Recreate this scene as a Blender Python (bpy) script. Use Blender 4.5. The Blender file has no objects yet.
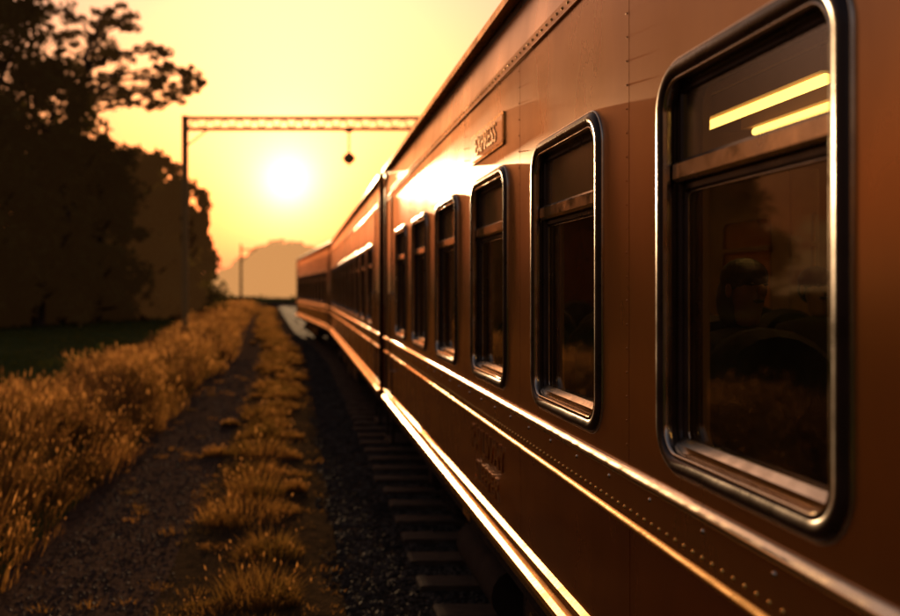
import bpy, math, random
import numpy as np
from mathutils import Vector, Matrix
from mathutils.geometry import tessellate_polygon
random.seed(4); rng=np.random.default_rng(4)
S=bpy.context.scene
S.view_settings.view_transform='Standard'; S.view_settings.look='None'; S.view_settings.exposure=0
CAMZ=2.35; D=1.05
# ---------------- camera
cd=bpy.data.cameras.new("Camera"); cam=bpy.data.objects.new("Camera",cd); S.collection.objects.link(cam)
cam.location=(0,0,CAMZ); cam.rotation_euler=(math.radians(90),0,0)
cd.lens=36; cd.sensor_width=36; cd.shift_x=0.17; cd.shift_y=-0.021
cd.clip_start=0.05; cd.clip_end=5000
cd.dof.use_dof=True; cd.dof.focus_distance=3.4; cd.dof.aperture_fstop=1.6
S.camera=cam
# ---------------- sky + sun
EL=math.radians(6.9); AZ=math.radians(-0.6)
sd=Vector((math.sin(AZ)*math.cos(EL),math.cos(AZ)*math.cos(EL),math.sin(EL)))
W=bpy.data.worlds.new("World"); S.world=W; W.use_nodes=True
nt=W.node_tree; N=nt.nodes; L=nt.links; N.clear()
out=N.new('ShaderNodeOutputWorld'); bg=N.new('ShaderNodeBackground'); bg.inputs[1].default_value=0.10
sky=N.new('ShaderNodeTexSky'); sky.sky_type='NISHITA'; sky.sun_disc=False
sky.sun_elevation=EL; sky.sun_rotation=AZ; sky.air_density=1.6; sky.dust_density=4.0; sky.ozone_density=0.6
tc=N.new('ShaderNodeTexCoord')
dot=N.new('ShaderNodeVectorMath'); dot.operation='DOT_PRODUCT'; dot.inputs[1].default_value=sd
nrm=N.new('ShaderNodeVectorMath'); nrm.operation='NORMALIZE'
L.new(tc.outputs['Generated'],nrm.inputs[0]); L.new(nrm.outputs[0],dot.inputs[0])
sep=N.new('ShaderNodeSeparateXYZ'); L.new(nrm.outputs[0],sep.inputs[0])
rp=N.new('ShaderNodeValToRGB'); el=rp.color_ramp.elements
el[0].position=0.0; el[0].color=(0.48,0.16,0.08,1); el[1].position=.5; el[1].color=(0.95,0.78,0.95,1)
e1=el.new(.09); e1.color=(0.60,0.25,0.17,1); e2=el.new(.20); e2.color=(0.80,0.50,0.58,1); e3=el.new(.32); e3.color=(0.90,0.68,0.95,1)
L.new(sep.outputs[2],rp.inputs[0])
tint=N.new('ShaderNodeMix'); tint.data_type='RGBA'; tint.blend_type='MULTIPLY'; tint.inputs[0].default_value=1
L.new(sky.outputs[0],tint.inputs[6]); L.new(rp.outputs[0],tint.inputs[7])
mx=N.new('ShaderNodeMath'); mx.operation='MAXIMUM'; mx.inputs[1].default_value=0; L.new(dot.outputs['Value'],mx.inputs[0])
last=tint.outputs[2]
for (n,amp,col) in ((2600,9,(1,0.92,0.75)),(500,5.5,(1,0.80,0.52)),(120,3.6,(1,0.62,0.33)),(24,2.3,(1,0.52,0.25)),(2.0,1.4,(1,0.62,0.36))):
    p=N.new('ShaderNodeMath'); p.operation='POWER'; p.inputs[1].default_value=n; L.new(mx.outputs[0],p.inputs[0])
    m=N.new('ShaderNodeVectorMath'); m.operation='SCALE'; m.inputs[0].default_value=[c*amp for c in col]; L.new(p.outputs[0],m.inputs['Scale'])
    a=N.new('ShaderNodeVectorMath'); a.operation='ADD'; L.new(last,a.inputs[0]); L.new(m.outputs[0],a.inputs[1]); last=a.outputs[0]
L.new(last,bg.inputs[0]); L.new(bg.outputs[0],out.inputs[0])
sl=bpy.data.lights.new("sun","SUN"); sl.energy=5.0; sl.angle=math.radians(0.6); sl.color=(1,0.62,0.30)
so=bpy.data.objects.new("sun",sl); S.collection.objects.link(so); so.rotation_euler=(-sd).to_track_quat('-Z','Y').to_euler(); so.location=(0,60,20)
# ---------------- materials
def mat(name,col,rough=0.6,metal=0.0,col2=None,nscale=4,vscale=(1,1,1),bump=0.0,bscale=30,bdist=0.01,rvar=0.0,coat=0,spec=None,detail=6,haze_glow=None):
    m=bpy.data.materials.new(name); m.use_nodes=True; t=m.node_tree; b=t.nodes['Principled BSDF']
    b.inputs['Base Color'].default_value=(*col,1); b.inputs['Roughness'].default_value=rough; b.inputs['Metallic'].default_value=metal
    b.inputs['Coat Weight'].default_value=coat; b.inputs['Coat Roughness'].default_value=0.2
    if haze_glow: b.inputs['Emission Color'].default_value=(*haze_glow,1); b.inputs['Emission Strength'].default_value=1  # even emission standing in for air haze
    if spec is not None: b.inputs['Specular IOR Level'].default_value=spec
    tc=t.nodes.new('ShaderNodeTexCoord'); mp=t.nodes.new('ShaderNodeMapping'); mp.inputs['Scale'].default_value=vscale
    t.links.new(tc.outputs['Object'],mp.inputs[0])
    nz=t.nodes.new('ShaderNodeTexNoise'); nz.inputs['Scale'].default_value=nscale; nz.inputs['Detail'].default_value=detail; t.links.new(mp.outputs[0],nz.inputs[0])
    if col2 is not None:
        r=t.nodes.new('ShaderNodeValToRGB'); r.color_ramp.elements[0].position=.32; r.color_ramp.elements[1].position=.68
        r.color_ramp.elements[0].color=(*col,1); r.color_ramp.elements[1].color=(*col2,1)
        t.links.new(nz.outputs[0],r.inputs[0]); t.links.new(r.outputs[0],b.inputs['Base Color'])
    if rvar:
        mr=t.nodes.new('ShaderNodeMapRange'); mr.inputs[1].default_value=.3; mr.inputs[2].default_value=.7
        mr.inputs[3].default_value=max(0.02,rough-rvar); mr.inputs[4].default_value=rough+rvar
        t.links.new(nz.outputs[0],mr.inputs[0]); t.links.new(mr.outputs[0],b.inputs['Roughness'])
    if bump:
        n2=t.nodes.new('ShaderNodeTexNoise'); n2.inputs['Scale'].default_value=bscale; n2.inputs['Detail'].default_value=0.5 if bscale<4 else 4; t.links.new(tc.outputs['Object'],n2.inputs[0])
        bp=t.nodes.new('ShaderNodeBump'); bp.inputs['Strength'].default_value=bump; bp.inputs['Distance'].default_value=bdist
        t.links.new(n2.outputs[0],bp.inputs['Height']); t.links.new(bp.outputs[0],b.inputs['Normal'])
    return m
def leafmat(name,c1,c2,tr,nscale,trc,haze_glow=None):
    m=bpy.data.materials.new(name); m.use_nodes=True; t=m.node_tree; t.nodes.clear()
    o=t.nodes.new('ShaderNodeOutputMaterial'); d=t.nodes.new('ShaderNodeBsdfDiffuse'); tl=t.nodes.new('ShaderNodeBsdfTranslucent'); mix=t.nodes.new('ShaderNodeMixShader')
    tc=t.nodes.new('ShaderNodeTexCoord'); nz=t.nodes.new('ShaderNodeTexNoise'); nz.inputs['Scale'].default_value=nscale; nz.inputs['Detail'].default_value=5
    t.links.new(tc.outputs['Object'],nz.inputs[0])
    r=t.nodes.new('ShaderNodeValToRGB'); r.color_ramp.elements[0].position=.35; r.color_ramp.elements[1].position=.65
    r.color_ramp.elements[0].color=(*c1,1); r.color_ramp.elements[1].color=(*c2,1)
    t.links.new(nz.outputs[0],r.inputs[0]); t.links.new(r.outputs[0],d.inputs[0])
    mm=t.nodes.new('ShaderNodeMix'); mm.data_type='RGBA'; mm.blend_type='MULTIPLY'; mm.inputs[0].default_value=1; mm.inputs[7].default_value=(*trc,1)
    t.links.new(r.outputs[0],mm.inputs[6]); t.links.new(mm.outputs[2],tl.inputs[0])
    mix.inputs[0].default_value=tr; t.links.new(d.outputs[0],mix.inputs[1]); t.links.new(tl.outputs[0],mix.inputs[2])
    last=mix.outputs[0]
    if haze_glow:  # warm emission added over the leaf colour as distance haze
        e=t.nodes.new('ShaderNodeEmission'); e.inputs[0].default_value=(*haze_glow,1); ad=t.nodes.new('ShaderNodeAddShader')
        t.links.new(last,ad.inputs[0]); t.links.new(e.outputs[0],ad.inputs[1]); last=ad.outputs[0]
    t.links.new(last,o.inputs[0])
    return m
def glassmat(name,tintc,dirt,extra=0.0,rough=.04):
    m=bpy.data.materials.new(name); m.use_nodes=True; t=m.node_tree; t.nodes.clear()
    def M(op,a,b=None):
        n=t.nodes.new('ShaderNodeMath'); n.operation=op
        for i,q in enumerate((a,b)):
            if q is None: continue
            if isinstance(q,(int,float)): n.inputs[i].default_value=q
            else: t.links.new(q,n.inputs[i])
        return n.outputs[0]
    o=t.nodes.new('ShaderNodeOutputMaterial'); tr=t.nodes.new('ShaderNodeBsdfTransparent'); tr.inputs[0].default_value=(*tintc,1)
    gl=t.nodes.new('ShaderNodeBsdfGlossy'); gl.inputs['Roughness'].default_value=rough; gl.inputs['Color'].default_value=(.9,.85,.8,1)
    ge=t.nodes.new('ShaderNodeNewGeometry'); dt=t.nodes.new('ShaderNodeVectorMath'); dt.operation='DOT_PRODUCT'
    t.links.new(ge.outputs['Incoming'],dt.inputs[0]); t.links.new(ge.outputs['Normal'],dt.inputs[1])
    c=M('ABSOLUTE',dt.outputs['Value']); f=M('MINIMUM',M('ADD',M('MULTIPLY',M('POWER',M('SUBTRACT',1.0,c),5.0),.95),.045+extra),1.0)
    mx=t.nodes.new('ShaderNodeMixShader'); t.links.new(f,mx.inputs[0]); t.links.new(tr.outputs[0],mx.inputs[1]); t.links.new(gl.outputs[0],mx.inputs[2])
    df=t.nodes.new('ShaderNodeBsdfDiffuse'); df.inputs[0].default_value=(.45,.33,.2,1)
    tc=t.nodes.new('ShaderNodeTexCoord'); nz=t.nodes.new('ShaderNodeTexNoise'); nz.inputs['Scale'].default_value=6; nz.inputs['Detail'].default_value=8; nz.inputs['Roughness'].default_value=.7
    t.links.new(tc.outputs['Object'],nz.inputs[0])
    mr=t.nodes.new('ShaderNodeMapRange'); mr.inputs[1].default_value=.35; mr.inputs[2].default_value=.75; mr.inputs[3].default_value=dirt*.3; mr.inputs[4].default_value=dirt*1.6
    t.links.new(nz.outputs[0],mr.inputs[0])
    m2=t.nodes.new('ShaderNodeMixShader'); t.links.new(mr.outputs[0],m2.inputs[0]); t.links.new(mx.outputs[0],m2.inputs[1]); t.links.new(df.outputs[0],m2.inputs[2])
    t.links.new(m2.outputs[0],o.inputs[0]); return m
def emit(name,col,s):
    m=bpy.data.materials.new(name); m.use_nodes=True; b=m.node_tree.nodes['Principled BSDF']
    b.inputs['Base Color'].default_value=(*col,1); b.inputs['Emission Color'].default_value=(*col,1); b.inputs['Emission Strength'].default_value=s; return m
def haze_glow_mat(name,c,hz,f):  # airlight put into the material: diffuse mixed with haze-coloured emission
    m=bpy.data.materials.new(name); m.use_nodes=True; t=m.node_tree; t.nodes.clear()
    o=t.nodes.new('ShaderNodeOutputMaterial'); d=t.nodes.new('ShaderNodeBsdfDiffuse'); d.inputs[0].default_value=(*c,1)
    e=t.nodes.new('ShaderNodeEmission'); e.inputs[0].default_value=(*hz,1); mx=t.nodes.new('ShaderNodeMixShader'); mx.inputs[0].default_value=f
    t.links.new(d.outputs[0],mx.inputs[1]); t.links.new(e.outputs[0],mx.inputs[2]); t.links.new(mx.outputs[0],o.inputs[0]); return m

M_body=mat("copper_paint",(0.58,0.25,0.05),0.31,0.7,(0.42,0.16,0.03),2.2,(1,1.0,0.45),0.16,1.7,0.012,0.07,coat=.5)
M_low=mat("lower_paint",(0.40,0.115,0.022),0.27,0.6,(0.26,0.07,0.014),2.2,(1,1.0,0.45),0.16,1.7,0.012,0.06,coat=.5)
M_gold=mat("gold_paint",(0.85,0.50,0.13),0.28,0.85,(0.7,0.38,0.09),8,(1,1,1),0.2,40,0.003,0.08)
M_chrome=mat("brushed_metal",(0.74,0.64,0.52),0.2,1.0,(0.58,0.48,0.37),14,(1,1,1),0.1,60,0.002,0.08)
M_rub=mat("dark_frame",(0.035,0.02,0.014),0.33,0.2,(0.06,0.03,0.02),9,(1,1,1),0.2,50,0.002,0.1)
M_dark=mat("underframe_dark",(0.02,0.014,0.011),0.9,0,(0.04,0.026,0.018),5,(1,1,1),.4,30,.01,spec=.15)
M_roof=mat("roof_paint",(0.10,0.06,0.04),0.6,0,(0.16,0.10,0.06),3,(1,1,1),.2,20,.01)
M_int=mat("interior_panel",(0.34,0.18,0.075),0.6,0,(0.25,0.13,0.055),3)
M_seat=mat("seat_fabric",(0.05,0.028,0.02),0.85,0,(0.035,0.02,0.015),30,(1,1,1),.3,150,.003)
M_added_blind=leafmat("added_amber_blind",(0.70,0.48,0.22),(0.58,0.38,0.17),.3,3,(1,.8,.5))  # blinds added behind upper sashes to imitate their amber sky reflection
M_dimming_blind=leafmat("added_dimming_blind",(0.60,0.36,0.16),(0.5,0.28,0.12),.6,3,(1,.8,.5))  # blinds added on the far side to dim the sky beyond
M_glass=glassmat("window_glass",(.88,.74,.58),.03,.0)
M_glassu=glassmat("upper_glass",(.88,.78,.55),.06,.16,.20)
M_lamp=emit("lamp_tube",(1,.64,.18),4.5)
# ---------------- mesh accumulator
class Acc:
    def __init__(s): s.v=[];s.f=[];s.m=[];s.s=[];s.mats=[]
    def mi(s,m):
        if m not in s.mats: s.mats.append(m)
        return s.mats.index(m)
    def add(s,v,f,m,smooth=False,off=(0,0,0)):
        o=len(s.v); k=s.mi(m)
        s.v+= [(a[0]+off[0],a[1]+off[1],a[2]+off[2]) for a in v]
        s.f+= [tuple(i+o for i in q) for q in f]; s.m+=[k]*len(f); s.s+=[smooth]*len(f)
    def box(s,x0,x1,y0,y1,z0,z1,m,b=0.0):
        if b<=0:
            v=[(x,y,z) for x in (x0,x1) for y in (y0,y1) for z in (z0,z1)]
            f=[(0,1,3,2),(4,6,7,5),(0,4,5,1),(2,3,7,6),(0,2,6,4),(1,5,7,3)]
            s.add(v,f,m)
        else:
            pr=[(x0+b,z0),(x1-b,z0),(x1,z0+b),(x1,z1-b),(x1-b,z1),(x0+b,z1),(x0,z1-b),(x0,z0+b)]
            s.extr_y(pr,y0,y1,m)
    def extr_y(s,pr,y0,y1,m,smooth=False,caps=True):
        n=len(pr); v=[(p[0],y0,p[1]) for p in pr]+[(p[0],y1,p[1]) for p in pr]
        f=[(i,(i+1)%n,n+(i+1)%n,n+i) for i in range(n)]
        s.add(v,f,m,smooth)
        if caps: s.add(v,[tuple(range(n)),tuple(range(2*n-1,n-1,-1))],m)
    def cyl(s,p0,p1,r0,r1,m,n=12,smooth=True,caps=True):
        p0=Vector(p0);p1=Vector(p1);d=(p1-p0).normalized(); a=d.orthogonal().normalized(); b=d.cross(a)
        v=[];
        for p,r in ((p0,r0),(p1,r1)):
            for i in range(n):
                t=2*math.pi*i/n; v.append(tuple(p+a*math.cos(t)*r+b*math.sin(t)*r))
        s.add(v,[(i,(i+1)%n,n+(i+1)%n,n+i) for i in range(n)],m,smooth)
        if caps: s.add(v,[tuple(range(n)),tuple(range(2*n-1,n-1,-1))],m)
    def ell(s,c,r,m,n=14,k=9):
        v=[];
        for j in range(k+1):
            ph=math.pi*j/k
            for i in range(n):
                t=2*math.pi*i/n; v.append((c[0]+r[0]*math.sin(ph)*math.cos(t),c[1]+r[1]*math.sin(ph)*math.sin(t),c[2]+r[2]*math.cos(ph)))
        s.add(v,[(j*n+i,j*n+(i+1)%n,(j+1)*n+(i+1)%n,(j+1)*n+i) for j in range(k) for i in range(n)],m,True)
    def sweep(s,path,prof,m,off=(0,0,0),smooth=True):
        n=len(path);k=len(prof);v=[]
        for i in range(n):
            a=Vector(path[i-1]);b=Vector(path[(i+1)%n]); t=(b-a).normalized(); nn=Vector((t[1],-t[0]))
            for (o,x) in prof: v.append((x,path[i][0]+nn[0]*o,path[i][1]+nn[1]*o))
        f=[(i*k+j,i*k+(j+1)%k,((i+1)%n)*k+(j+1)%k,((i+1)%n)*k+j) for i in range(n) for j in range(k)]
        s.add(v,f,m,smooth,off)
    def plate(s,outer,holes,x0,x1,m,off=(0,0,0)):
        polys=[outer]+holes; pts=[p for q in polys for p in q]
        tri=tessellate_polygon([[Vector((p[0],p[1],0)) for p in q] for q in polys])
        v=[(x0,p[0],p[1]) for p in pts]; s.add(v,[tuple(t) for t in tri],m,False,off)
        v2=v+[(x1,p[0],p[1]) for p in pts]; n=len(pts); f=[];o=0
        for q in polys:
            k=len(q)
            f+=[(o+i,o+(i+1)%k,n+o+(i+1)%k,n+o+i) for i in range(k)]; o+=k
        s.add(v2,f,m,False,off)
    def mesh(s,name):
        me=bpy.data.meshes.new(name); me.from_pydata(s.v,[],s.f)
        for m in s.mats: me.materials.append(m)
        me.polygons.foreach_set('material_index',s.m); me.polygons.foreach_set('use_smooth',s.s); me.update(); return me
    def obj(s,name,parent=None):
        o=bpy.data.objects.new(name,s.mesh(name)); S.collection.objects.link(o); o.parent=parent; return o
def empty(name,loc=(0,0,0)):
    e=bpy.data.objects.new(name,None); S.collection.objects.link(e); e.location=loc; e.empty_display_size=.3; return e
def rr(w,h,r,cy=0,cz=0,n=8):
    o=[]
    for (sx,sz,a0) in ((1,-1,-90),(1,1,0),(-1,1,90),(-1,-1,180)):
        for i in range(n+1):
            a=math.radians(a0+90*i/n); o.append((cy+sx*(w/2-r)+math.cos(a)*r, cz+sz*(h/2-r)+math.sin(a)*r))
    return o
def circ(r,cx,cy,n=8,): return [(cx+r*math.cos(2*math.pi*i/n),cy+r*math.sin(2*math.pi*i/n)) for i in range(n)]
# ---------------- coach (local: x=0 outer side plane, y along, z absolute)
PIT=1.39; NW=11; HL=8.55; WID=2.9
SILL=1.07; TOPZ=3.75; LB=3.43; BELT=1.68
WZ0,WZ1=1.84,2.98; WC=(WZ0+WZ1)/2; WH=WZ1-WZ0; WW=0.90; MIDZ=2.685
wy=[(i-5)*PIT for i in range(NW)]
def rivet(acc,y,z,m,r=0.008,x=0.0):
    v=[(x-r*.75,y,z)];n=7
    for k,(rr_,xx) in enumerate(((.65,.5),(1,0))):
        for i in range(n): v.append((x-r*xx,y+r*rr_*math.cos(2*math.pi*i/n),z+r*rr_*math.sin(2*math.pi*i/n)))
    f=[(0,1+(i+1)%n,1+i) for i in range(n)]+[(1+i,1+(i+1)%n,1+n+(i+1)%n,1+n+i) for i in range(n)]
    acc.add(v,f,m,True)
def holed(acc,z0,z1,w,h,r,x0,x1,m):
    for i in range(NW):
        a=wy[i]-PIT/2; b=wy[i]+PIT/2
        acc.plate([(a,z0),(b,z0),(b,z1),(a,z1)],[rr(w,h,r,wy[i],WC)],x0,x1,m)
    for sg in (-1,1):
        a,b=sorted((sg*(wy[-1]+PIT/2),sg*(HL-.01))); acc.plate([(a,z0),(b,z0),(b,z1),(a,z1)],[],x0,x1,m)
def side(acc):
    g=.0022
    edges=[-HL]+[(wy[i]+wy[i+1])/2 for i in range(NW-1)]+[HL]
    hole=rr(WW-.05,WH-.05,.10,0,WC)
    for i in range(NW):
        a,b=wy[i]-PIT/2+g,wy[i]+PIT/2-g
        acc.plate([(a,BELT),(b,BELT),(b,LB),(a,LB)],[[(p[0]+wy[i],p[1]) for p in hole]],0,.02,M_body)
        acc.plate([(a,SILL),(b,SILL),(b,BELT-g),(a,BELT-g)],[],0.002,.02,M_low)
    for sg in (-1,1):
        a=sg*(wy[-1]+PIT/2+g); b=sg*HL
        a,b=min(a,b),max(a,b)
        acc.plate([(a,BELT),(b,BELT),(b,LB),(a,LB)],[],0,.02,M_body)
        acc.plate([(a,SILL),(b,SILL),(b,BELT-g),(a,BELT-g)],[],0.002,.02,M_low)
    holed(acc,SILL+.02,TOPZ-.02,WW-.052,WH-.052,.10,.0205,.05,M_rub)
    holed(acc,SILL+.02,TOPZ-.02,WW-.10,WH-.10,.07,.10,.12,M_int)
    acc.extr_y([(-.004,LB+.003),(-.004,LB+.05),(.004,LB+.12),(.02,TOPZ-.06),(.035,TOPZ),(.06,TOPZ),(.06,LB+.003)],-HL,HL,M_body)
    acc.extr_y(circ(.008,-.002,LB-.004),-HL,HL,M_body,True)
    y=-HL+.05
    while y<HL:
        rivet(acc,y,LB+.028,M_gold,.0075,-.004); y+=.075
    acc.extr_y([(-.035,TOPZ-.012),(-.035,TOPZ+.03),(-.028,TOPZ+.03),(-.028,TOPZ-.004),(.02,TOPZ-.002),(.02,TOPZ-.014)],-HL-.03,HL+.03,M_gold)
    acc.extr_y([(.004,1.797),(-.006,1.792),(-.024,1.778),(-.027,1.770),(-.022,1.756),(.004,1.75)],-HL,HL,M_chrome,True)
    acc.extr_y([(.004,1.748),(-.005,1.746),(-.005,1.632),(.004,1.630)],-HL,HL,M_body)
    acc.extr_y([(.004,1.632),(-.006,1.628),(-.019,1.618),(-.021,1.610),(-.014,1.602),(.004,1.598)],-HL,HL,M_gold,True)
    y=-HL+.03
    while y<HL:
        rivet(acc,y,1.655,M_gold,.0085,-.005); y+=.055
    y=-HL+.03
    while y<HL:
        rivet(acc,y,1.725,M_chrome,.009,-.005); y+=PIT/4
    acc.extr_y([(.004,1.178),(-.020,1.162),(-.022,1.150),(.004,1.142)],-HL,HL,M_gold)
    acc.extr_y([(.001,1.106),(-.040,1.082),(-.042,1.060),(-.034,1.022),(.03,1.022),(.03,1.07),(.001,1.07)],-HL,HL,M_gold)
    acc.extr_y([(.03,1.019),(.03,.93),(0.004,.93),(0.0,.94),(0.0,1.019)],-HL,HL,M_dark)
    for i in range(1,NW):
        for k in range(22):
            z=BELT+.1+k*(LB-BELT-.15)/21
            rivet(acc,edges[i]+.02,z,M_body,.004,0)
    for sg in (-1,1):
        acc.box(-.012,.03,min(sg*(HL-.07),sg*HL),max(sg*(HL-.07),sg*HL),SILL+.06,TOPZ-.03,M_rub)
        yy=sg*(HL-.44)
        fr=rr(.56,2.2,.05,yy,2.28)
        acc.sweep(fr,[(-.012,.004),(-.008,-.01),(.008,-.01),(.012,.004)],M_rub,smooth=False)
        acc.cyl((-.04,yy-sg*.40,1.45),(-.04,yy-sg*.40,2.3),.012,.012,M_chrome,8)
        for zz in (1.45,2.3): acc.cyl((-.04,yy-sg*.40,zz),(.01,yy-sg*.40,zz),.012,.012,M_chrome,8)
        acc.box(-.03,.3,min(yy-.3,yy+.3),max(yy-.3,yy+.3),.62,.65,M_dark); acc.box(.0,.03,yy-.3,yy-.27,.65,.93,M_dark); acc.box(.0,.03,yy+.27,yy+.3,.65,.93,M_dark)
def windows(acc):
    o=rr(WW-.035,WH-.035,.11,0,WC,10)
    frame=[(-.030,.05),(-.030,-.006),(-.022,-.016),(-.006,-.020),(.006,-.018),(.017,-.008),(.019,.001)]
    i1=rr(WW-.095,WH-.095,.085,0,WC,10)
    i2=rr(WW-.13,WH-.13,.06,0,WC,10)
    for y in wy:
        of=(0,y,0)
        acc.sweep(o,frame,M_rub,of)
        acc.sweep(rr(WW+.004,WH+.004,.128,0,WC,10),circ(.005,0,-.001,8),M_chrome,of)
        acc.sweep(i1,[(.003,.03),(.0,-.012),(-.006,-.014),(-.009,-.006),(-.009,.03)],M_chrome,of)
        acc.sweep(i2,[(.03,.10),(.03,.030),(.004,.026),(0,.030),(0,.09)],M_rub,of)
        hu=WZ1-.065-MIDZ; hy=WW-.13
        cu=(WZ1-.065+MIDZ)/2
        acc.sweep(rr(hy-.002,hu,.02,0,cu,4),[(0,.040),(0,.026),(-.014,.024),(-.018,.030),(-.018,.040)],M_rub,of,False)
        acc.plate(rr(hy-.02,hu-.02,.02,0,cu,4),[],.034,.0345,M_glassu,of)
        acc.add([(x,yy,z) for yy in (-hy/2,hy/2) for (x,z) in ((.016,MIDZ-.036),(.008,MIDZ-.026),(.008,MIDZ+.014),(.018,MIDZ+.024),(.06,MIDZ+.024),(.06,MIDZ-.036))],
                [(0,1,7,6),(1,2,8,7),(2,3,9,8),(3,4,10,9),(4,5,11,10),(5,0,6,11)],M_chrome,False,of)
        z0=WZ0+.065; hl=MIDZ-.036-z0; cl=z0+hl/2
        acc.sweep(rr(hy-.002,hl,.03,0,cl,5),[(0,.06),(0,.038),(-.006,.034),(-.020,.034),(-.026,.042),(-.026,.06)],M_rub,of,False)
        acc.sweep(rr(hy-.058,hl-.058,.02,0,cl,5),circ(.003,0,.042,6),M_chrome,of)
        acc.plate(rr(hy-.04,hl-.04,.03,0,cl,4),[],.048,.0485,M_glass,of)
        acc.add([(x,yy,z) for yy in (-hy/2+.02,hy/2-.02) for (x,z) in ((.026,z0-.014),(.010,z0-.008),(.010,z0+.014),(.030,z0+.032),(.046,z0+.032))],
                [(0,1,6,5),(1,2,7,6),(2,3,8,7),(3,4,9,8)],M_chrome,False,of)
def added_blinds(acc,idx):  # added behind the upper sashes for their amber tone
    for i in idx:
        y=wy[i]
        acc.box(.062,.064,y-.385,y+.385,MIDZ-.02,WZ1-.06,M_added_blind)
        acc.cyl((.064,y-.38,MIDZ-.02),(.064,y+.38,MIDZ-.02),.008,.008,M_rub,8)
def make_coach_meshes():
    R={}
    a=Acc(); side(a); R['side_panels']=a.mesh('side_panels')
    a=Acc(); windows(a); R['side_windows']=a.mesh('side_windows')
    a=Acc()
    holed(a,SILL,TOPZ-.003,WW-.1,WH-.1,.08,WID-.001,WID-.10,M_body)
    holed(a,SILL+.01,TOPZ-.01,WW-.1,WH-.1,.08,WID-.101,WID-.11,M_int)
    for k,y in enumerate(wy):
        a.plate(rr(WW-.1,WH-.1,.08,y,WC,4),[],WID-.05,WID-.051,M_glass)
        zb=[1.9,2.1,1.88,2.2,1.9][k%5]
        a.box(WID-.09,WID-.088,y-.4,y+.4,zb,WZ1-.05,M_dimming_blind)  # added blind, holds back sky light from the opposite window
        a.box(WID-.135,WID-.111,y-.43,y+.43,MIDZ-.02,MIDZ+.02,M_int)
    for sg in (-1,1):
        y=sg*HL; a.box(.02,WID-.02,min(y,y-sg*.04),max(y,y-sg*.04),SILL,TOPZ-.001,M_low)
        for k in range(4):
            yy=y+sg*(.03+k*.07)
            a.box(WID/2-.5+.03*(k%2),WID/2+.5-.03*(k%2),min(yy,yy+sg*.06),max(yy,yy+sg*.06),1.15,3.35,M_dark)
    pr=[]
    for i in range(17):
        t=math.pi*i/16; pr.append((WID/2-math.cos(t)*(WID/2+.0),TOPZ-.002+math.sin(t)**.8*.42))
    a.extr_y(pr,-HL-.02,HL+.02,M_roof,True)
    for i in range(5):
        y=-6.8+i*3.4; a.cyl((WID/2,y,TOPZ+.40),(WID/2,y,TOPZ+.56),.14,.16,M_roof,14)
    a.box(.12,WID-.12,-HL+.05,HL-.05,1.10,1.18,M_int); a.box(.121,WID-.121,-HL+.05,HL-.05,3.34,3.38,M_int)
    R['body_shell']=a.mesh('body_shell')
    a=Acc()
    for k,y in enumerate(wy):
        yy=y+PIT/2-.15
        for (x0,x1) in ((.16,1.12),(1.72,2.72)):
            for j in range(2):
                xa=x0+j*(x1-x0)/2+.015; xb=x0+(j+1)*(x1-x0)/2-.015
                w=xb-xa; cx=(xa+xb)/2
                prf=[(xa,1.55),(xb,1.55),(xb,2.00)]+[(cx+math.cos(t)*w/2*.98,2.01+math.sin(t)*.22) for t in [math.pi*q/10 for q in range(1,10)]]+[(xa,2.00)]
                inset=[(cx+(p[0]-cx)*.86,1.9+(p[1]-1.9)*.93) for p in prf]
                n=len(prf)
                v=[(p[0],yy-.07+(p[1]-1.6)*.14,p[1]) for p in inset]+[(p[0],yy-.03+(p[1]-1.6)*.14,p[1]) for p in prf]+[(p[0],yy+.03+(p[1]-1.6)*.14,p[1]) for p in prf]+[(p[0],yy+.06+(p[1]-1.6)*.14,p[1]) for p in inset]
                f=[(r*n+i,r*n+(i+1)%n,(r+1)*n+(i+1)%n,(r+1)*n+i) for r in range(3) for i in range(n)]+[tuple(range(n)),tuple(range(4*n-1,3*n-1,-1))]
                a.add(v,f,M_seat,True)
                a.extr_y([(xa,1.50),(xb,1.50),(xb+.005,1.58),(xb-.03,1.63),(xa+.03,1.63),(xa-.005,1.58)],yy-.55,yy-.04,M_seat)
            a.box(x0+.1,x1-.1,yy-.4,yy-.2,1.18,1.50,M_dark)
            a.box(x1+.0,x1+.04,yy-.45,yy+.02,1.78,1.83,M_dark)
    for y in (wy[7]+.69,wy[3]+.69):
        a.box(.125,.5,y-.02,y+.02,1.18,3.33,M_int); a.box(2.2,2.77,y-.02,y+.02,1.18,3.33,M_int); a.box(.5,2.2,y-.02,y+.02,3.1,3.33,M_int)
        a.box(1.10,1.14,y-.02,y+.02,1.18,3.1,M_chrome)
    R['seats']=a.mesh('seats')
    a=Acc()
    for k in range(-2,4):
        y0=(3.40-2.15)+2.78*k
        if abs(y0)>7.2: continue
        for (x,dy) in ((.95,0),(1.27,.28)):
            a.box(x-.05,x+.05,y0+dy-.05,y0+1.2,3.165,3.339,M_int)
            a.cyl((x,y0+dy,3.145),(x,y0+1.15,3.145),.022,.022,M_lamp,10)
    for x in (.14,.22,.30,.38): a.cyl((x,-HL+.6,3.02),(x,HL-.6,3.02),.006,.006,M_chrome,6)
    R['ceiling_lamps']=a.mesh('ceiling_lamps')
    a=Acc()
    a.box(.25,WID-.25,-HL,HL,.86,1.09,M_dark)
    for x in (.18,WID-.25): a.box(x,x+.07,-HL+.1,HL-.1,.80,.93,M_dark)
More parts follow.
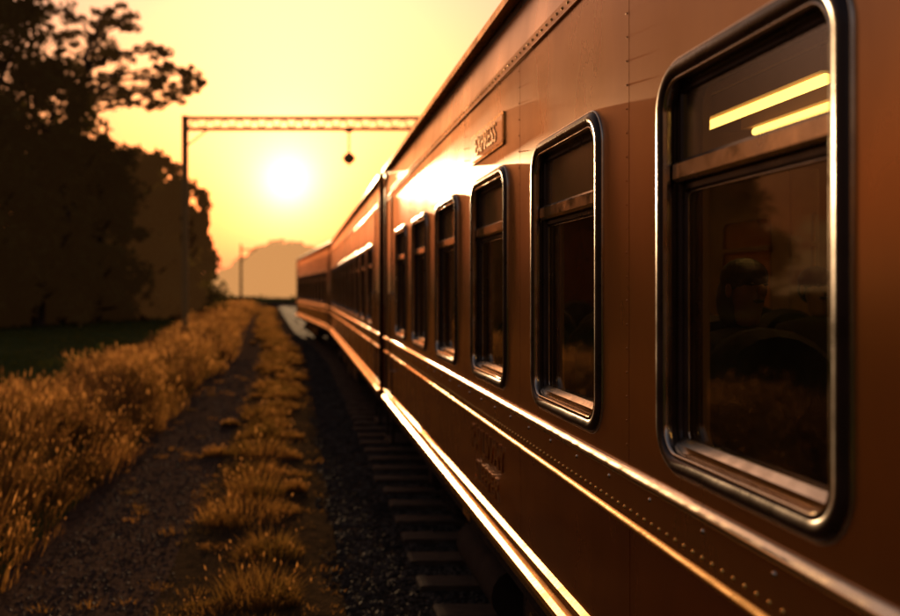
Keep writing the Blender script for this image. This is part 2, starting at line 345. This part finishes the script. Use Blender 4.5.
    for sg in (-1,1):
        c=sg*(HL-2.75)
        for x in (.42,WID-.54):
            pf=[(-1.45,.62),(-1.2,.74),(1.2,.74),(1.45,.62),(1.45,.50),(.95,.50),(.6,.36),(-.6,.36),(-.95,.50),(-1.45,.50)]
            a.plate([(p[0]+c,p[1]) for p in pf],[],x-.03,x+.06,M_dark); a.plate([(p[0]+c,p[1]) for p in pf],[],x+.061,x+.059,M_dark)
            for dy in (-1.1,1.1):
                a.box(x-.12,x+.04,c+dy-.13,c+dy+.13,.36,.62,M_dark,.03)
                a.cyl((x-.13,c+dy,.48),(x-.11,c+dy,.48),.08,.08,M_rub,12)
            for dy in (-.28,.0,.28):
                for k in range(5): a.cyl((x-.06,c+dy,.40+k*.05),(x-.06,c+dy,.425+k*.05),.09,.09,M_dark,12)
        for dy in (-1.1,1.1):
            a.cyl((.6,c+dy,.70),(WID-.6,c+dy,.70),.07,.07,M_dark,10)
            for (x0,x1) in ((.68,.80),(WID-.80,WID-.68)):
                a.cyl((x0,c+dy,.70),(x1,c+dy,.70),.44,.44,M_dark,28)
        a.box(WID/2-.12,WID/2+.12,min(sg*HL,sg*(HL+.3)),max(sg*HL,sg*(HL+.3)),.78,.98,M_dark)
    for (y0,y1,zz) in ((-2.6,-1.0,.52),(-.6,.5,.45),(1.1,2.5,.55)):
        a.box(.12,.7,y0,y1,zz,.86,M_dark,.03); a.box(.105,.119,y0+.1,y1-.1,zz+.05,.82,M_rub)
        for q in (.2,.8): a.cyl((.10,y0+(y1-y0)*q,zz+.2),(.085,y0+(y1-y0)*q,zz+.2),.03,.03,M_gold,8)
    a.cyl((.2,2.9,.62),(.2,4.0,.62),.16,.16,M_dark,16)
    a.box(-.004,.0,3.3,3.52,.94,1.0,M_gold)
    R['running_gear']=a.mesh('running_gear')
    return R
R=make_coach_meshes()
def coach(loc,yaw,idx):
    e=empty('passenger_train_coach',loc); e.rotation_euler=(0,0,yaw)
    for k,me in R.items():
        o=bpy.data.objects.new(k,me); S.collection.objects.link(o); o.parent=e
    a=Acc(); added_blinds(a,idx); a.obj('added_amber_blinds',e); return e
c1=coach((D,2.15,0),0,[0,1,2,3,4,6,7,8,9,10])
c2=coach((D,2.15+17.72,0),0,range(11))
yaw=math.atan(1.08/17.2)
c3=coach((D-math.sin(yaw)*HL,28.95+math.cos(yaw)*HL,0),yaw,range(11))
def text(s,size,y,z,m,x=-.004,ext=.003,parent=c1):
    cu=bpy.data.curves.new('letters','FONT'); cu.body=s; cu.size=size; cu.extrude=ext; cu.align_x='CENTER'; cu.align_y='CENTER'; cu.materials.append(m)
    o=bpy.data.objects.new('lettering',cu); S.collection.objects.link(o); o.parent=parent
    o.matrix_local=Matrix(((0,0,-1,x),(-1,0,0,y),(0,1,0,z),(0,0,0,1)))
a=Acc(); yc=4.98-2.15
a.plate(rr(.86,.17,.02,yc,3.17,4),[],-.008,.0,M_gold); a.plate(rr(.83,.14,.015,yc,3.17,4),[],-.0095,.0,M_low); a.obj('name_plate',c1)
text("EXPRESS",.15,yc,3.17,M_gold,-.011,.002)
text("RAILWAY",.20,yc,1.47,M_body,-.001,.003)
text("SLEEPER",.17,yc,1.29,M_body,-.001,.003)
# ---------------- passengers (seated, facing -y)
M_skin=mat("skin",(0.30,0.16,0.10),.55,0,(0.26,0.13,0.08),12)
M_coat=mat("coat_cloth",(0.045,0.035,0.035),.9,0,(0.06,0.045,0.04),40,(1,1,1),.3,120,.003)
M_trs=mat("trouser_cloth",(0.03,0.03,0.04),.9,0,(0.04,0.035,0.04),40)
M_hair=mat("hair",(0.02,0.012,0.008),.5,0,(0.04,0.022,0.012),50,(1,1,.2),.5,90,.004)
def skin(name,verts,edges,rad,m,parent,lv=1):
    me=bpy.data.meshes.new(name); me.from_pydata(verts,edges,[]); me.materials.append(m)
    o=bpy.data.objects.new(name,me); S.collection.objects.link(o); o.parent=parent
    md=o.modifiers.new('s','SKIN'); md.use_smooth_shade=True
    for i,r in enumerate(rad):
        me.skin_vertices[0].data[i].radius=(r,r) if not isinstance(r,tuple) else r
    me.skin_vertices[0].data[0].use_root=True
    sb=o.modifiers.new('d','SUBSURF'); sb.levels=lv; sb.render_levels=lv
    return o
def passenger(x,y,zs,long_hair=False,turn=0.0):
    e=empty('seated_passenger',(x,y,zs)); e.rotation_euler=(0,0,turn)
    V=[(0,0,.10),(0,.02,.26),(0,.03,.42),(0,.02,.52),(0,.005,.60),(-.17,.02,.50),(-.22,-.02,.26),(-.13,-.22,.16),(.17,.02,.50),(.22,-.02,.26),(.13,-.22,.16)]
    E=[(0,1),(1,2),(2,3),(3,4),(3,5),(5,6),(6,7),(3,8),(8,9),(9,10)]
    skin('coat',V,E,[(.16,.13),(.15,.12),(.17,.12),(.12,.10),.055,.07,.05,.034,.07,.05,.034],M_coat,e,2)
    V=[(0,0,.09),(-.09,-.12,.10),(-.11,-.44,.10),(-.11,-.46,-.20),(-.11,-.44,-.38),(-.11,-.56,-.40),(.09,-.12,.10),(.11,-.44,.10),(.11,-.46,-.20),(.11,-.44,-.38),(.11,-.56,-.40)]
    E=[(0,1),(1,2),(2,3),(3,4),(4,5),(0,6),(6,7),(7,8),(8,9),(9,10)]
    skin('trousers',V,E,[.13,.09,.065,.055,.045,.04,.09,.065,.055,.045,.04],M_trs,e,2)
    V=[(0,.0,.58),(0,-.005,.65),(0,-.01,.69),(0,-.0,.76),(0,.01,.82)]
    skin('head',V,[(0,1),(1,2),(2,3),(3,4)],[.052,.055,.066,.082,.066],M_skin,e,2)
    a=Acc(); a.ell((0,-.095,.745),(.014,.022,.026),M_skin,8,6); a.ell((0,-.078,.70),(.026,.012,.008),M_coat,8,5)
    for s_ in (-1,1):
        a.ell((s_*.083,.005,.745),(.01,.02,.032),M_skin,8,6); a.ell((s_*.03,-.078,.77),(.013,.008,.007),M_hair,8,5)
    a.obj('face',e)
    a=Acc(); a.ell((0,.022,.80),(.095,.10,.085),M_hair,16,10); 
    if long_hair: a.ell((0,.06,.70),(.10,.06,.14),M_hair,14,10)
    else: a.ell((0,.05,.75),(.088,.07,.09),M_hair,14,10)
    a.obj('hair',e)
    for s_ in (-1,1):
        V=[(s_*.13,-.22,.16),(s_*.10,-.28,.16),(s_*.075,-.31,.155)];E=[(0,1),(1,2)];Rr=[.028,.036,.03]
        for k in range(4):
            b=len(V); ox=(k-1.5)*.019; ln=[.055,.065,.06,.045][k]
            V+=[(s_*.075+ox,-.325,.155),(s_*.072+ox,-.325-ln*.55,.15),(s_*.07+ox,-.325-ln*.9,.13)]; E+=[(2,b),(b,b+1),(b+1,b+2)]; Rr+=[.010,.009,.007]
        b=len(V); V+=[(s_*.065-s_*.035,-.29,.16),(s_*.02,-.32,.15)]; E+=[(1,b),(b,b+1)]; Rr+=[.011,.009]
        skin('hand',V,E,Rr,M_skin,e,1)
    return e
passenger(D+.88,3.86,1.60,True,.15)
passenger(D+1.97,5.22,1.60,False,-.1)
# ---------------- ground
def off(y):
    y=np.asarray(y,float)
    return np.where(y<26,0,np.where(y<46,-1.08*(np.maximum(y-26,0)/20)**1.4,-1.08-.034*(y-46)))
def sm(a,b,x):
    t=np.clip((x-a)/(b-a),0,1); return t*t*(3-2*t)
def hgt(x,y):
    u=np.asarray(x)-off(y)
    h=.5*sm(2.1,3.4,-u)+.15*sm(6,30,-u)
    return h+.04*np.sin(y*.9+u)*sm(2.3,3.4,-u)
def grid(name,xs,ys,zf,m,shift=True):
    X,Y=np.meshgrid(xs,ys); 
    if shift: X=X+off(Y)
    Z=zf(X,Y); v=np.stack([X,Y,Z],-1).reshape(-1,3); nx=len(xs); ny=len(ys)
    f=[(j*nx+i,j*nx+i+1,(j+1)*nx+i+1,(j+1)*nx+i) for j in range(ny-1) for i in range(nx-1)]
    me=bpy.data.meshes.new(name); me.from_pydata(v.tolist(),[],f); me.materials.append(m)
    me.polygons.foreach_set('use_smooth',[True]*len(f)); me.update()
    o=bpy.data.objects.new(name,me); S.collection.objects.link(o); return o
ysn=np.concatenate([np.arange(-20,60,.5),np.arange(60,200,4),[200,260,350,500,800,1400,2500]])
M_ground=mat("meadow_grass",(0.05,0.06,0.018),1,0,(0.085,0.085,0.025),1.2,(1,1,1),.8,12,.05,spec=0)
M_gravel=mat("path_gravel",(0.045,0.03,0.021),1,0,(0.11,0.07,0.048),14,(1,1,1),.6,45,.012,spec=0)
M_ball=mat("ballast",(0.025,0.019,0.015),1,0,(0.065,0.048,0.036),28,(1,1,1),.8,40,.02,spec=0)
M_soil=mat("strip_soil",(0.04,0.028,0.016),1,0,(0.08,0.05,0.025),9,(1,1,1),.8,30,.02,spec=0)
grid('ground',np.concatenate([[-1500,-500,-200,-100,-60,-40,-25,-15,-10,-7,-5.5,-4.5,-4],np.arange(-3.6,-1.9,.15),[-1,0,1,3,6,10,30,100,500,1500]]),ysn,lambda X,Y:hgt(X,Y),M_ground)
ysp=np.concatenate([np.arange(-6,60,.4),np.arange(60,160,3)])
grid('gravel_path',np.linspace(-2.35,-.95,12),ysp,lambda X,Y:np.maximum(hgt(X,Y),0)+.006+.01*(np.sin(X*9+Y*2.3)*np.sin(Y*5.1)+1)*.5,M_gravel)
grid('grass_verge',np.linspace(-1.05,.35,10),ysp,lambda X,Y:.02+.03*np.sin(np.clip((X-off(Y)+1.05)/1.4,0,1)*math.pi)+.012*np.sin(Y*3+X*4),M_soil)
grid('ballast_bed',np.array([.25,.4,.6,.8,1.0,1.2,1.6,2,3,4.2,4.6,5.0]),ysp,lambda X,Y:.008+.10*sm(.3,.95,X-off(Y))*(1-sm(4.3,4.9,X-off(Y)))+.006*np.sin(X*13+Y*7),M_ball)
def stones(name,n,xr,yr,zf,s,m):
    base=np.array([(1,0,0),(-1,0,0),(0,1,0),(0,-1,0),(0,0,1),(0,0,-1)],float)
    tri=np.array([(0,2,4),(2,1,4),(1,3,4),(3,0,4),(2,0,5),(1,2,5),(3,1,5),(0,3,5)])
    t=rng.random(n); y=yr[0]*(yr[1]/yr[0])**t; x=rng.uniform(xr[0],xr[1],n)+off(y)
    sz=s*rng.uniform(.4,1.3,n)*(1+y/40)
    B=base[None]*rng.uniform(.6,1.3,(n,6,1)); th=rng.uniform(0,6.28,n); c,s_=np.cos(th),np.sin(th)
    Bx=B[...,0]*c[:,None]-B[...,1]*s_[:,None]; By=B[...,0]*s_[:,None]+B[...,1]*c[:,None]
    P=np.stack([Bx*sz[:,None]+x[:,None],By*sz[:,None]*.8+y[:,None],(B[...,2]+.15*Bx)*sz[:,None]*.6+(zf(x,y)+sz*.2)[:,None]],-1)
    f=(tri[None]+6*np.arange(n)[:,None,None]).reshape(-1,3)
    me=bpy.data.meshes.new(name); me.from_pydata(P.reshape(-1,3).tolist(),[],f.tolist()); me.materials.append(m)
    o=bpy.data.objects.new(name,me); S.collection.objects.link(o); return o
M_st1=mat("path_stone",(0.06,0.04,0.028),.85,0,(0.16,0.105,0.075),3,spec=.2)
M_st2=mat("ballast_stone",(0.03,0.023,0.018),.85,0,(0.10,0.075,0.055),5,spec=.25)
stones('path_stones',8000,(-2.4,-.9),(4.5,30),lambda x,y:.010+0*x,.014,M_st1)
stones('ballast_stones',14000,(.2,1.5),(4.5,45),lambda x,y:.008+.10*sm(.3,.95,x-off(y)),.024,M_st2)
tr=empty('railway_track')
M_sl=mat("sleeper_wood",(0.055,0.038,0.027),.9,0,(0.10,0.07,0.048),6,(1,8,1),.6,30,.01,spec=.12)
M_rail=mat("rail_steel",(0.07,0.045,0.03),.85,.2,(0.12,0.075,0.05),10,spec=.1)
a=Acc(); y=-5.0
while y<120:
    o_=float(off(y)); j=random.uniform(-.03,.03)
    pr=[(.93+j+o_,.09),(3.97+j+o_,.09),(3.97+j+o_,.145),(3.95+j+o_,.155),(.95+j+o_,.155),(.93+j+o_,.145)]
    a.extr_y(pr,y-.12,y+.12,M_sl); y+=.62
a.obj('sleepers',tr)
a=Acc()
for xr in (2.5-.76,2.5+.76):
    ys=[-6]+list(np.arange(20,130,3)); 
    pr=[(-.07,.166),(.07,.166),(.07,.18),(.012,.195),(.012,.26),(.036,.27),(.036,.30),(-.036,.30),(-.036,.27),(-.012,.26),(-.012,.195),(-.07,.18)]
    v=[(xr+float(off(yy))+p[0],yy,p[1]-.04) for yy in ys for p in pr]; n=len(pr)
    a.add(v,[(k*n+i,k*n+(i+1)%n,(k+1)*n+(i+1)%n,(k+1)*n+i) for k in range(len(ys)-1) for i in range(n)],M_rail)
a.obj('rails',tr)
# ---------------- grass
def blades(name,tx,ty,tz,nb,rad,hh,wid,m,lean=.5,heads=0.0,mh=None,dome=0.0):
    n=len(tx)*nb
    cx=np.repeat(tx,nb);cy=np.repeat(ty,nb);cz=np.repeat(tz,nb);R_=np.repeat(rad,nb);H=np.repeat(hh,nb)*rng.uniform(.45,1.1,n);Wd=np.repeat(wid,nb)*rng.uniform(.6,1.3,n)
    th=rng.uniform(0,6.283,n); q=np.sqrt(rng.random(n)); H=H*(1-dome*q*q)
    bx=cx+np.cos(th)*q*R_; by=cy+np.sin(th)*q*R_
    ld=th+rng.normal(0,.7,n); ll=H*lean*(q*.8+.2)*rng.uniform(.4,1.3,n)
    dx=np.cos(ld)*ll; dy=np.sin(ld)*ll
    wa=rng.uniform(0,6.283,n); wx=np.cos(wa)*Wd/2; wy_=np.sin(wa)*Wd/2
    z0=cz-.02
    P=np.empty((n,5,3))
    P[:,0]=np.stack([bx-wx,by-wy_,z0],-1);P[:,1]=np.stack([bx+wx,by+wy_,z0],-1)
    P[:,2]=np.stack([bx+dx*.35+wx*.8,by+dy*.35+wy_*.8,z0+H*.6],-1);P[:,3]=np.stack([bx+dx*.35-wx*.8,by+dy*.35-wy_*.8,z0+H*.6],-1)
    P[:,4]=np.stack([bx+dx,by+dy,z0+H],-1)
    b=5*np.arange(n)
    F=np.stack([b,b+1,b+2,b+3],-1).tolist()+np.stack([b+3,b+2,b+4],-1).tolist()
    V=P.reshape(-1,3).tolist(); mi=[0]*len(F)
    if heads>0:
        k=np.where(rng.random(n)<heads)[0]; K=len(k)
        c=P[k,4]; hs=(np.repeat(wid,nb)[k])*1.8; hl=H[k]*.16
        up=np.stack([dx[k]*.3,dy[k]*.3,H[k]*.7],-1); up/=np.linalg.norm(up,axis=1)[:,None]
        sx=np.stack([np.cos(wa[k]),np.sin(wa[k]),0*wa[k]],-1)
        sy=np.stack([-np.sin(wa[k]),np.cos(wa[k]),0*wa[k]],-1)
        Q=np.empty((K,8,3))
        for i,s_ in enumerate((sx,sy)):
            Q[:,i*4+0]=c-up*hl[:,None]*.3;Q[:,i*4+1]=c+up*hl[:,None]*.3+s_*hs[:,None]*.5;Q[:,i*4+2]=c+up*hl[:,None];Q[:,i*4+3]=c+up*hl[:,None]*.3-s_*hs[:,None]*.5
        o_=len(V)+8*np.arange(K); V+=Q.reshape(-1,3).tolist()
        F2=np.stack([o_,o_+1,o_+2,o_+3],-1).tolist()+np.stack([o_+4,o_+5,o_+6,o_+7],-1).tolist(); F+=F2; mi+=[1]*len(F2)
    me=bpy.data.meshes.new(name); me.from_pydata(V,[],F); me.materials.append(m)
    if mh: me.materials.append(mh)
    me.polygons.foreach_set('material_index',mi); me.update()
    o=bpy.data.objects.new(name,me); S.collection.objects.link(o); return o
M_straw=leafmat("dry_grass",(0.36,0.22,0.09),(0.11,0.08,0.03),.55,1.1,(1.15,.85,.5))
M_head=leafmat("seed_heads",(0.52,0.34,0.16),(0.40,0.25,0.11),.6,3,(1.15,.88,.55))
M_verge=leafmat("verge_grass",(0.30,0.18,0.07),(0.09,0.07,0.025),.55,1.6,(1.15,.88,.5))
def pos(n,xr,yr,pw=1.0):
    t=rng.random(n)**pw; y=yr[0]*(yr[1]/yr[0])**t; x=rng.uniform(xr[0],xr[1],n); return x+off(y),y
x,y=pos(1900,(-4.6,-2.4),(3.5,115)); u=x-off(y)
mound=(.5+.5*np.sin(y*2.1/(1+y/40)+u*1.3))*(.5+.5*np.sin(u*3.1+y*.7))
hh=(.18+.18*sm(2.3,3.2,-u)+.36*mound)*rng.uniform(.7,1.2,len(x))*(1-.4*sm(3.8,4.6,-u))
blades('tall_grass',x,y,hgt(x,y),52,.17+.012*y,hh,.0035+.0006*y,M_straw,.7,.18,M_head)
yy=[];xx=[];rs=[];h2=[]
yv=4.6
while yv<110:
    r=random.uniform(.24,.40)*(1+yv/60)
    xx.append(random.gauss(-.38,.16)); yy.append(yv); rs.append(r); h2.append(random.uniform(.22,.38))
    for q in range(2):
        xx.append(random.gauss(-.38,.32)); yy.append(yv+random.uniform(-.35,.35)); rs.append(random.uniform(.10,.20)); h2.append(random.uniform(.08,.18))
    yv+=random.uniform(.75,1.1)*(1+yv/45)
xx=np.array(xx);yy=np.array(yy); 
blades('verge_tufts',xx+off(yy),yy,.03+0*yy,360,np.array(rs),np.array(h2),.0035+.0006*yy,M_verge,.9,.06,M_head,.5)
x,y=pos(400,(-1.0,.25),(4.5,110)); blades('short_grass',x,y,.03+0*y,20,.08+.006*y,rng.uniform(.03,.08,len(x)),.004+.0006*y,M_verge,.8)
x,y=pos(90,(-2.5,-.9),(4.5,40)); blades('path_weeds',x,y,.01+0*y,30,.06+.003*y,rng.uniform(.04,.10,len(x)),.004+.0005*y,M_verge,1.0)
M_mead=leafmat("meadow_blades",(0.075,0.095,0.028),(0.12,0.125,0.04),.4,.6,(1.2,1.1,.5))
x,y=pos(2600,(-26,-4.4),(8,90)); blades('meadow_blades',x,y,hgt(x,y),20,.3+.01*y,rng.uniform(.10,.20,len(x)),.01+.0012*y,M_mead,.7)
# ---------------- trees
M_bark=mat("bark",(0.05,0.035,0.025),.95,0,(0.09,0.06,0.04),6,(1,1,.3),.8,14,.05)
M_leaf=leafmat("oak_foliage",(0.03,0.035,0.01),(0.07,0.065,0.018),.3,.5,(1.3,1,.5),(.009,.0038,.0011))  # last colour is a faint emission painting in aerial haze
M_leaf2=leafmat("oak_foliage_haze_glow",(0.03,0.035,0.01),(0.07,0.065,0.018),.3,.5,(1.3,1,.5),(.030,.0115,.003))  # same leaves with stronger painted haze emission, for farther trees
M_pine=leafmat("pine_needles",(0.03,0.03,0.012),(0.06,0.05,0.018),.25,.8,(1.3,.9,.5),(.020,.0085,.0022))  # needles also carry a little emission as painted haze
def limb(acc,p0,p1,r0,r1,seg=5,wob=.12):
    p0=Vector(p0);p1=Vector(p1);pr=p0;L_=(p1-p0).length
    for i in range(1,seg+1):
        t=i/seg; p=p0.lerp(p1,t)
        if i<seg: p+=Vector((random.uniform(-1,1),random.uniform(-1,1),random.uniform(-.4,.8)))*wob*L_*.3
        acc.cyl(pr,p,r0+(r1-r0)*(i-1)/seg,r0+(r1-r0)*t,M_bark,8,True,False); pr=p
def leaves(centers,radii,per,ls,flat=1.0):
    C=np.repeat(np.array(centers),per,0);Rr=np.repeat(np.array(radii),per)
    n=len(C); g=rng.normal(0,1,(n,3)); g/=np.linalg.norm(g,axis=1)[:,None]; q=rng.random(n)**.45
    P=C+g*(q*Rr)[:,None]*np.array([1,1,flat])
    a=rng.normal(0,1,(n,3)); a/=np.linalg.norm(a,axis=1)[:,None]; b=np.cross(a,rng.normal(0,1,(n,3))); b/=np.linalg.norm(b,axis=1)[:,None]
    s=(ls*rng.uniform(.5,1.3,n))[:,None]
    V=np.stack([P-a*s,P+b*s*.45,P+a*s,P-b*s*.45],1).reshape(-1,3)
    F=(4*np.arange(n)[:,None]+np.arange(4)[None]).tolist()
    return V.tolist(),F
def tree(name,x,y,h,blobs,per=130,ls=.24,ncl=60,mleaf=M_leaf,trunk=.35):
    z0=float(hgt(x,y)); e=empty(name,(x,y,z0))
    cs=[];rs=[]
    for (bx,by,bz,rx,rz) in blobs:
        for k in range(ncl):
            g=rng.normal(0,1,3); g/=np.linalg.norm(g); q=rng.random()**.33
            cs.append((bx+g[0]*rx*q,by+g[1]*rx*q,bz+g[2]*rz*q)); rs.append(rng.uniform(.12,.32)*rx)
    a=Acc(); limb(a,(0,0,-.2),(.3,0,h*.75),trunk,trunk*.3,7,.06)
    for k in range(0,len(cs),4): 
        c=cs[k]; limb(a,(0.1,0,min(c[2]*.6,h*.6)),c,trunk*.3,.03,4)
    a.obj('trunk_and_limbs',e)
    V,F=leaves(cs,rs,per,ls); me=bpy.data.meshes.new('foliage'); me.from_pydata(V,[],F); me.materials.append(mleaf)
    o=bpy.data.objects.new('foliage',me); S.collection.objects.link(o); o.parent=e
def px(p,z): return (p-297)*z/900
def pz(q,z): return CAMZ+(289-q)*z/900
tree('broadleaf_tree',px(-30,40),40,20,[(0,0,5,4.4,4.5),(0,0,11,4.2,5),(0.3,0,17,3.4,4.2)])
tree('broadleaf_tree',px(38,43),43,13,[(0,0,4,3.2,3.8),(0,0,9,3.2,3.6)])
tree('broadleaf_tree',px(95,50),50,11,[(0,0,3.4,3.2,3.2),(0,0,7.4,2.8,3.0)])
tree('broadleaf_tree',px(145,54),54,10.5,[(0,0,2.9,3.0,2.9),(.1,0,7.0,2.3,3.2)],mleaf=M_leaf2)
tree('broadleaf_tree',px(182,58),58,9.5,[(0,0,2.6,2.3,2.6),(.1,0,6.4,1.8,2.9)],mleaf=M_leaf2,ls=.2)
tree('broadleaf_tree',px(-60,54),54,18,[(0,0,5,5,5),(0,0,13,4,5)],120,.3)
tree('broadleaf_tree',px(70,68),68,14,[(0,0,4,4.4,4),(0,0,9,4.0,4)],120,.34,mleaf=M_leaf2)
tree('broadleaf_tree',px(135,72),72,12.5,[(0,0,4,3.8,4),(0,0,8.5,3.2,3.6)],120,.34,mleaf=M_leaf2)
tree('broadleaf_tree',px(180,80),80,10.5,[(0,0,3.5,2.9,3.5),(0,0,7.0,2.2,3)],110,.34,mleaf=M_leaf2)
PZ=47; bx=px(62,PZ); z0=float(hgt(bx,PZ)); e=empty('pine_tree',(bx,PZ,z0))
def loc(p,q,dy=0): return (px(p,PZ)-bx,dy,pz(q,PZ)-z0)
pads=[(66,14,15),(84,26,16),(110,16,15),(128,28,14),(58,42,16),(95,48,17),(118,52,15),(146,42,14),(160,60,13),(135,70,17),(165,84,15),(188,72,11),(112,82,16),(150,98,13),(178,98,11),(90,78,17),(72,64,16),(52,78,18),(100,104,17),(128,96,13),(196,82,7),(60,104,20),(40,60,16),(80,96,18),(105,30,12)]
a=Acc(); limb(a,(0,0,-.2),loc(72,110),.32,.2,6,.03); limb(a,loc(72,110),loc(92,40),.2,.07,5,.1)
cs=[];rs=[]
for (p,q,r) in pads:
    dy=random.uniform(-1.8,1.8); c=loc(p,q,dy)
    st=loc(72+(110-q)*.25,min(112,q+22),0); limb(a,st,c,.09,.03,5,.25)
    for k in range(10):
        rr_=r*PZ/900
        c2=(c[0]+random.gauss(0,.75)*rr_,c[1]+random.gauss(0,.6)*rr_,c[2]+random.gauss(0,.42)*rr_)
        cs.append(c2); rs.append(rr_*random.uniform(.25,.6)); limb(a,c,c2,.03,.012,2)
a.obj('trunk_and_limbs',e)
V,F=leaves(cs,rs,75,.11,.7); me=bpy.data.meshes.new('needles'); me.from_pydata(V,[],F); me.materials.append(M_pine)
o=bpy.data.objects.new('needles',me); S.collection.objects.link(o); o.parent=e
cs=[];rs=[]
for k in range(240):
    y=rng.uniform(42,66); x=-8.6+rng.normal(0,1.0)-(62-y)*.30; cs.append((x,y,.6+rng.uniform(.0,1.8))); rs.append(rng.uniform(.6,1.2))
V,F=leaves(cs,rs,110,.2); me=bpy.data.meshes.new('hedge'); me.from_pydata(V,[],F); me.materials.append(M_leaf)
o=bpy.data.objects.new('hedge',me); S.collection.objects.link(o)
M_far=haze_glow_mat("distant_foliage_haze_glow",(0.05,0.04,0.02),(0.82,0.37,0.12),.82)  # mostly orange emission: sunset haze painted into the far trees
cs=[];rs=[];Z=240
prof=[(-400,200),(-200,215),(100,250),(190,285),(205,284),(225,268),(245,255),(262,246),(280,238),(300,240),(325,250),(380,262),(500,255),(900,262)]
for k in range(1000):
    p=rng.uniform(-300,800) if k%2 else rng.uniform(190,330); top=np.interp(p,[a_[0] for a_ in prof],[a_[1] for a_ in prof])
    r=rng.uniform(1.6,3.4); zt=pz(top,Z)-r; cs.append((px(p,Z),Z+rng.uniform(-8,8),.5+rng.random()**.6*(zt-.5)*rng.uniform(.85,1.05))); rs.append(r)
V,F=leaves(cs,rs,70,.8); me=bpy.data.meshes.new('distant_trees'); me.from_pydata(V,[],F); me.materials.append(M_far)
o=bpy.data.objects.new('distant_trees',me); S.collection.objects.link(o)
M_hill=haze_glow_mat("distant_hill_haze_glow",(0.05,0.04,0.02),(0.9,0.47,0.16),.85)  # hill colour is largely emission imitating bright hazy air
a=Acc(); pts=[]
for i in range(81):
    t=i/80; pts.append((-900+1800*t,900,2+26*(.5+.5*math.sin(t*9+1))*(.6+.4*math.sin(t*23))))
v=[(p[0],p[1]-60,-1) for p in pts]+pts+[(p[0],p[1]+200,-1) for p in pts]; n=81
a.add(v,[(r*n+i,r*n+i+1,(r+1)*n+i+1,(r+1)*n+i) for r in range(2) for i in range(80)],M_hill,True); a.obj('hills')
# ---------------- gantry
M_steel=mat("gantry_steel",(0.05,0.035,0.025),.85,.0,(0.09,0.06,0.04),5,haze_glow=(.022,.010,.003),spec=.1)  # steel glows slightly to paint in haze before it
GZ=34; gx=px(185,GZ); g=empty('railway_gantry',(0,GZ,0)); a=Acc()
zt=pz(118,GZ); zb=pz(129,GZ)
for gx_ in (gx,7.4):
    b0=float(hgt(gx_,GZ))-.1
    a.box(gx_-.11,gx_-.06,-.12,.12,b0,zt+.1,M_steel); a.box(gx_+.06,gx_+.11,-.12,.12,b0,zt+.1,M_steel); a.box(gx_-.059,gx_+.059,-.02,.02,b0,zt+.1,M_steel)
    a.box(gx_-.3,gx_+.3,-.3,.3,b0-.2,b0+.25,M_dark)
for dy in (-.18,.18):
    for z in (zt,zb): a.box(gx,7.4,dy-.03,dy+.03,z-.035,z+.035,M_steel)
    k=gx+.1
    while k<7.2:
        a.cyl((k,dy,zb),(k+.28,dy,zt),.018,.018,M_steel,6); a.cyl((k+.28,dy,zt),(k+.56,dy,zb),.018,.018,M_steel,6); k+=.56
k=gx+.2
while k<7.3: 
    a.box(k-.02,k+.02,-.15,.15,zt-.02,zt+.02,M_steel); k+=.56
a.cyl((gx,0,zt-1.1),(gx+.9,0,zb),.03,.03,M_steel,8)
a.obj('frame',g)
a=Acc(); lx=px(349,GZ)
a.cyl((lx,0,zb),(lx,0,pz(152,GZ)),.035,.035,M_steel,8); zz=pz(152,GZ)
for (z_a,z_b,ra,rb) in ((0,-.1,.05,.15),(-.1,-.16,.15,.23),(-.16,-.3,.23,.23),(-.3,-.42,.23,.12)): a.cyl((lx,0,zz+z_a),(lx,0,zz+z_b),ra,rb,M_steel,16)
a.cyl((lx,0,zz-.42),(lx,0,zz-.52),.05,.03,M_steel,8)
a.box(lx-.14,lx+.14,-.2,.2,zb-.09,zb-.036,M_steel)
a.obj('hanging_lamp',g)
a=Acc(); z_=88; x_=px(241,z_); b0=float(hgt(x_,z_)); a.cyl((x_,z_,b0-.2),(x_,z_,pz(244,z_)),.14,.10,M_steel,10)
a.box(x_-.1,x_+1.6,z_-.05,z_+.05,pz(250,z_),pz(250,z_)+.12,M_steel); a.cyl((x_,z_,pz(262,z_)),(x_+1.3,z_,pz(250,z_)),.04,.04,M_steel,8)
a.obj('line_pole')
